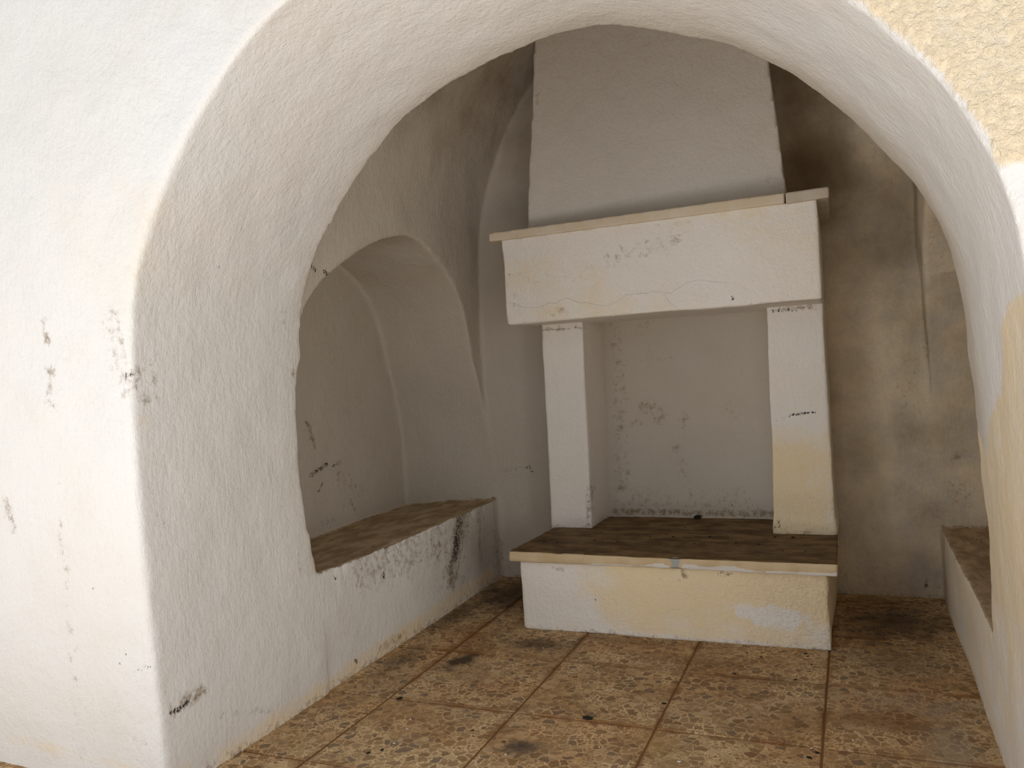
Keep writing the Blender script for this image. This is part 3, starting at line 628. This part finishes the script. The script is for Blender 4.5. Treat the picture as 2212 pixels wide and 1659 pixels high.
# piers
def a_leg(right):
    def f(P, N, A):
        fr = (P[:, 1] < 4.04).astype(np.float32)
        A['brown'] += .45*ss(P[:, 2], .41, .355)+.35*ss(P[:, 2], 1.35, 1.40)
        if right:
            A['yellow'] += fr*.72*ss(P[:, 2], .95, .72)*(1-.2*ss(P[:, 0], -.24, -.13))
            A['rough'] += .5*ss(P[:, 2], .62, .5)
            caps(A, P, [(-.275, 4.0, .905, -.17, 4.0, .915, .006, 'dark', 1.0), (-.345, 4.0, .88, -.275, 4.0, .900, .006, 'dark', .55), (-.36, 4.0, .38, -.35, 4.0, .40, .02, 'dark', .6),
                        (-.33, 4.0, 1.385, -.24, 4.0, 1.385, .010, 'dark', .75), (-.3, 4.0, 1.395, -.15, 4.0, 1.39, .012, 'brown', .7)])
        else:
            caps(A, P, [(-1.27, 4.0, .36, -1.26, 4.0, .56, .014, 'brown', .6), (-1.30, 4.0, 1.385, -1.255, 4.0, 1.37, .010, 'dark', .7), (-1.46, 4.0, 1.375, -1.3, 4.0, 1.37, .008, 'brown', .7),
                        (-1.26, 4.3, .36, -1.25, 4.2, .36, .03, 'dark', .5)])
    return f
lump('pier', [(-1.476, 4.0, .350), (-1.256, 4.0, .350), (-1.250, BK, .350), (-1.476, BK, .350), (-1.466, 4.0, 1.43), (-1.250, 4.0, 1.43), (-1.235, BK, 1.43), (-1.466, BK, 1.43)], .009, M_HEARTH, amp=(.005, .002), attrs=a_leg(False))
lump('pier', [(-.372, 4.0, .350), (-.104, 4.0, .350), (-.104, BK, .350), (-.372, BK, .350), (-.357, 4.0, 1.43), (-.114, 4.0, 1.43), (-.114, BK, 1.43), (-.357, BK, 1.43)], .009, M_HEARTH, amp=(.005, .002), attrs=a_leg(True),
     edge=lambda P, N: .008*ss(P[:, 2], .46, .37), label='right pier, yellowed below a dark crack')
# lintel
def a_beam(P, N, A):
    fr = (P[:, 1] < 3.84).astype(np.float32)
    A['yellow'] += fr*(.20+.12*np.sin(P[:, 0]*5+P[:, 2]*9))+fr*.25*np.exp(-((P[:, 0]+1.4)/.2)**2-((P[:, 2]-1.44)/.05)**2)
    A['yellow'] *= 1-.8*ss(P[:, 2], 1.70, 1.76)*ss(-P[:, 0], .8, 1.0)
    A['rough'] += .25
    caps(A, P, [(-1.1, 3.75, 1.66, -.85, 3.74, 1.70, .045, 'brown', .34), (-.8, 3.73, 1.70, -.7, 3.72, 1.73, .04, 'brown', .36), (-1.5, 3.78, 1.62, -1.2, 3.77, 1.62, .05, 'brown', .22), (-1.32, 3.77, 1.45, -1.25, 3.76, 1.44, .02, 'brown', .4),
                (-1.54, 3.78, 1.75, -1.52, 3.78, 1.5, .03, 'brown', .25), (-.47, 3.705, 1.445, -.47, 3.705, 1.437, .004, 'dark', 1.2), (-.9, 3.74, 1.795, -.6, 3.72, 1.795, .004, 'brown', .3)])
lump('lintel', [(-1.563, 3.782, 1.404), (-.104, 3.682, 1.404), (-.118, BK, 1.404), (-1.563, BK, 1.404), (-1.574, 3.782, 1.822), (-.110, 3.682, 1.822), (-.124, BK, 1.822), (-1.574, BK, 1.822)], .0085, M_HEARTH, amp=(.006, .0022), attrs=a_beam,
     label='broad plastered lintel with a hairline crack')
# mantel shelf in two stones
def a_none(P, N, A):
    A['chip'] = np.zeros(len(P), np.float32); A['greychip'] = np.zeros(len(P), np.float32)
lump('mantel_shelf', [(-1.638, 3.772, 1.8175), (-.236, 3.676, 1.8175), (-.236, BK, 1.8175), (-1.62, BK, 1.8175), (-1.636, 3.772, 1.859), (-.234, 3.676, 1.863), (-.234, BK, 1.863), (-1.62, BK, 1.859)], .0065, M_SHELF, amp=(.0015, .001), sm=1, attrs=a_none, label='long cream stone of the mantel shelf')
lump('mantel_shelf', [(-.232, 3.677, 1.813), (-.060, 3.667, 1.819), (-.074, BK, 1.819), (-.232, BK, 1.813), (-.232, 3.677, 1.862), (-.060, 3.667, 1.864), (-.074, BK, 1.864), (-.232, BK, 1.862)], .0065, M_SHELF2, amp=(.0015, .001), sm=1, attrs=a_none, label='short darker stone at the right end of the mantel shelf')
# chimney breast
def a_chim(P, N, A):
    fr = (P[:, 1] < 4.05)
    A['brown'] += .16*ss(P[:, 2], 1.93, 1.87)+.18*ss(P[:, 2], 2.3, 2.6)  # brown ramps paint the chimney's shading above the shelf and near the top
    caps(A, P, [(-.85, 3.9, 2.06, -.84, 3.9, 2.06, .006, 'dark', .5), (-.3, 3.9, 1.95, -.25, 3.9, 1.90, .03, 'brown', .3), (-1.41, 3.95, 2.5, -1.41, 3.95, 2.55, .012, 'brown', .4)])
lump('chimney_breast', [(-1.477, 3.880, 1.855), (-.232, 3.880, 1.855), (-.258, BK, 1.855), (-1.477, BK, 1.855), (-1.395, 4.01, 3.15), (-.350, 4.01, 3.15), (-.368, BK, 3.15), (-1.395, BK, 3.15)], .011, M_CHIM, amp=(.006, .0022), attrs=a_chim)

# hairline cracks of the lintel: thin recessed-looking dark fissures lying in the plaster face
def fissure(name, pts, w, parent):
    bm = bmesh.new(); prev = None; n = len(pts)
    for i, p in enumerate(pts):
        a = pts[max(0, i-1)]; b = pts[min(n-1, i+1)]
        t = (Vector(b)-Vector(a)).normalized(); s = t.cross(Vector((0, 1, 0))).normalized()
        ww = w*(.35+.65*math.sin(math.pi*min(1, (i+.6)/(n+.2)))) * random.uniform(.7, 1.3)
        c = Vector(p)
        r = [bm.verts.new(c+s*ww+Vector((0, .004, 0))), bm.verts.new(c+Vector((0, -.0012, 0))), bm.verts.new(c-s*ww+Vector((0, .004, 0)))]
        if prev:
            bm.faces.new((prev[0], prev[1], r[1], r[0])); bm.faces.new((prev[1], prev[2], r[2], r[1]))
        prev = r
    me = bpy.data.meshes.new(name); bm.to_mesh(me); bm.free()
    return link(name, me, M_CRACK, parent, label='hairline crack in the plaster')
lint = [o for o in COL.objects if o.name == 'lintel'][0]
from mathutils.bvhtree import BVHTree
def on_surface(o, pts, sub=3):
    bt = BVHTree.FromPolygons([v.co.copy() for v in o.data.vertices], [tuple(p.vertices) for p in o.data.polygons])
    out = []
    for a, b in zip(pts[:-1], pts[1:]):
        for k in range(sub):
            q = Vector(a).lerp(Vector(b), k/sub)
            q.z += random.uniform(-.0012, .0012)
            h = bt.ray_cast(Vector((q.x, 3.4, q.z)), Vector((0, 1, 0)))
            if h[0] is not None: out.append(h[0])
    return out
CR1 = [(-1.572, 3.781, 1.513), (-1.518, 3.777, 1.504), (-1.483, 3.775, 1.486), (-1.443, 3.772, 1.478), (-1.388, 3.768, 1.474), (-1.352, 3.766, 1.485), (-1.332, 3.764, 1.493), (-1.301, 3.762, 1.485), (-1.278, 3.761, 1.499), (-1.242, 3.758, 1.508), (-1.211, 3.756, 1.492), (-1.174, 3.754, 1.479), (-1.145, 3.752, 1.478), (-1.104, 3.749, 1.465), (-1.067, 3.746, 1.457), (-1.028, 3.744, 1.452)]
CR2 = [(-1.040, 3.744, 1.456), (-1.011, 3.742, 1.462), (-.978, 3.74, 1.478), (-.948, 3.738, 1.496), (-.901, 3.735, 1.497), (-.852, 3.732, 1.496), (-.826, 3.73, 1.501), (-.778, 3.726, 1.495), (-.74, 3.724, 1.487), (-.709, 3.722, 1.504), (-.665, 3.719, 1.527), (-.615, 3.715, 1.532), (-.549, 3.711, 1.519), (-.493, 3.707, 1.509), (-.429, 3.703, 1.504)]
CR3 = [(-.77, 3.726, 1.486), (-.758, 3.725, 1.455), (-.738, 3.724, 1.436), (-.713, 3.722, 1.413)]
for pts, w in ((CR1, .0018), (CR2, .0013), (CR3, .0008)):
    c = fissure('crack', on_surface(lint, pts), w, lint)
    c.matrix_parent_inverse = lint.matrix_world.inverted() if False else Matrix.Identity(4)

# ------------------------------------------------------------------ crumbs of debris
def crumb_mesh(seed, flat=.6):
    random.seed(seed); bm = bmesh.new(); bmesh.ops.create_icosphere(bm, subdivisions=1, radius=1)
    for v in bm.verts: v.co *= random.uniform(.65, 1.15); v.co.z *= flat; v.co.z += .35
    me = bpy.data.meshes.new('crumb'); bm.to_mesh(me); bm.free(); return me
dark_m = [crumb_mesh(i, .5) for i in range(4)]; pale_m = [crumb_mesh(20+i, .5) for i in range(3)]
for m_ in dark_m: m_.materials.append(M_CRUMB)
for m_ in pale_m: m_.materials.append(M_PALE)
FLOOR_CRUMBS = [(-1.593, 2.616, 'd', 0.009), (-1.471, 2.21, 'd', 0.005), (-1.439, 2.241, 'd', 0.005), (-1.219, 2.447, 'd', 0.004), (-0.875, 2.631, 'd', 0.012), (-0.46, 3.149, 'd', 0.005), (-0.243, 3.143, 'd', 0.005), (-0.657, 2.818, 'd', 0.006), (-0.147, 2.583, 'd', 0.005), (-0.169, 2.544, 'd', 0.006), (-0.222, 3.424, 'd', 0.006), (-0.214, 3.399, 'd', 0.005), (-0.382, 3.349, 'd', 0.005), (-0.195, 3.307, 'd', 0.004), (-1.578, 3.287, 'd', 0.004), (-1.841, 3.358, 'd', 0.004), (-1.084, 2.397, 'd', 0.004), (-1.83, 2.364, 'p', 0.0035), (-1.464, 2.47, 'p', 0.003), (-1.438, 2.398, 'p', 0.003), (-1.081, 3.144, 'p', 0.003), (-1.264, 3.251, 'p', 0.003), (-1.77, 2.692, 'p', 0.003), (-0.527, 2.416, 'p', 0.004), (-1.045, 2.319, 'p', 0.0035), (-0.781, 2.444, 'p', 0.003), (-1.426, 2.292, 'p', 0.003), (-1.654, 3.619, 'p', 0.003), (-0.304, 3.021, 'p', 0.003), (-0.049, 2.692, 'p', 0.003), (-0.165, 2.606, 'p', 0.003)]
HEARTH_CRUMBS = [(-0.777, 4.417, 0.022), (-1.394, 3.676, 0.006), (-1.329, 3.675, 0.005), (-1.158, 3.728, 0.005), (-1.118, 3.723, 0.004), (-1.045, 3.723, 0.005), (-0.978, 3.855, 0.004), (-0.917, 3.832, 0.005), (-0.855, 3.902, 0.004), (-0.812, 3.855, 0.005), (-0.692, 3.724, 0.004), (-0.648, 3.877, 0.006), (-0.575, 3.907, 0.004), (-0.517, 3.777, 0.005), (-0.415, 3.753, 0.005), (-0.36, 3.914, 0.005), (-0.282, 3.914, 0.007), (-0.218, 3.657, 0.004), (-0.309, 3.643, 0.004), (-0.481, 4.001, 0.004), (-0.798, 4.073, 0.004), (-0.963, 4.196, 0.004), (-1.139, 4.214, 0.003), (-1.178, 3.916, 0.004), (-1.046, 3.607, 0.004)]
def crumb(x, y, z, k, s, **props):
    me = random.choice(dark_m if k == 'd' else pale_m)
    o = bpy.data.objects.new('debris_crumb' if k == 'd' else 'glint_speck', me); COL.objects.link(o)
    o.location = (x, y, z); o.scale = (s*1.9, s*1.2, s*.8) if not (k == 'd' and s > .015) else (s*1.3, s*1.0, s*1.7); o.rotation_euler = (0, 0, random.uniform(0, 6))
    for a, b in props.items(): o[a] = b
random.seed(5)
ORD = 'leftmost second third fourth fifth sixth seventh eighth ninth tenth eleventh twelfth thirteenth fourteenth fifteenth sixteenth seventeenth eighteenth nineteenth twentieth'.split()+['twenty-'+w for w in 'first second third fourth fifth'.split()]
def rank_label(k, n, what):
    if k == n-1: return 'tiny %s, the rightmost of them' % what
    return 'tiny %s, %s' % (what, 'the leftmost of them' if k == 0 else ORD[k]+' counting from the left')
def img_x(x, y, z=0):
    d = Vector((x, y, z))-cam.matrix_world.translation
    return d.dot(r2)/d.dot(fwd)
def spread(lst, z, what, group, cat):
    lst = sorted(lst, key=lambda c: img_x(c[0], c[1], z))
    for k, (x_, y_, k_, s_) in enumerate(lst):
        crumb(x_, y_, z, k_, s_, label=rank_label(k, len(lst), what), category=cat, group=group)
small = [c for c in FLOOR_CRUMBS if c[2] == 'd' and c[3] <= .008]
spread(small, 0, 'dark crumb on the terrazzo floor', 'dark crumbs on the floor', 'debris')
spread([c for c in FLOOR_CRUMBS if c[2] == 'p'], 0, 'white flake on the terrazzo floor', 'white glints on the floor', 'glint')  # floor glints put in as small white bits
for x_, y_, k_, s_ in FLOOR_CRUMBS:
    if k_ == 'd' and s_ > .01: crumb(x_, y_, .0, k_, s_, label='largest dark lump of debris on the floor, lying in a tile joint', category='debris')
    elif k_ == 'd' and s_ > .008: crumb(x_, y_, .0, k_, s_, label='dark leaf scrap beside the tile crossing nearest the left wall', category='debris')
spread([(a_, b_, 'd', c_) for a_, b_, c_ in HEARTH_CRUMBS if c_ < .02], .357, 'dark crumb on the hearth slab', 'dark crumbs on the hearth', 'debris')
crumb(-.777, 4.300, .356, 'd', .017, label='black charcoal lump on the hearth against the back wall', category='charcoal')
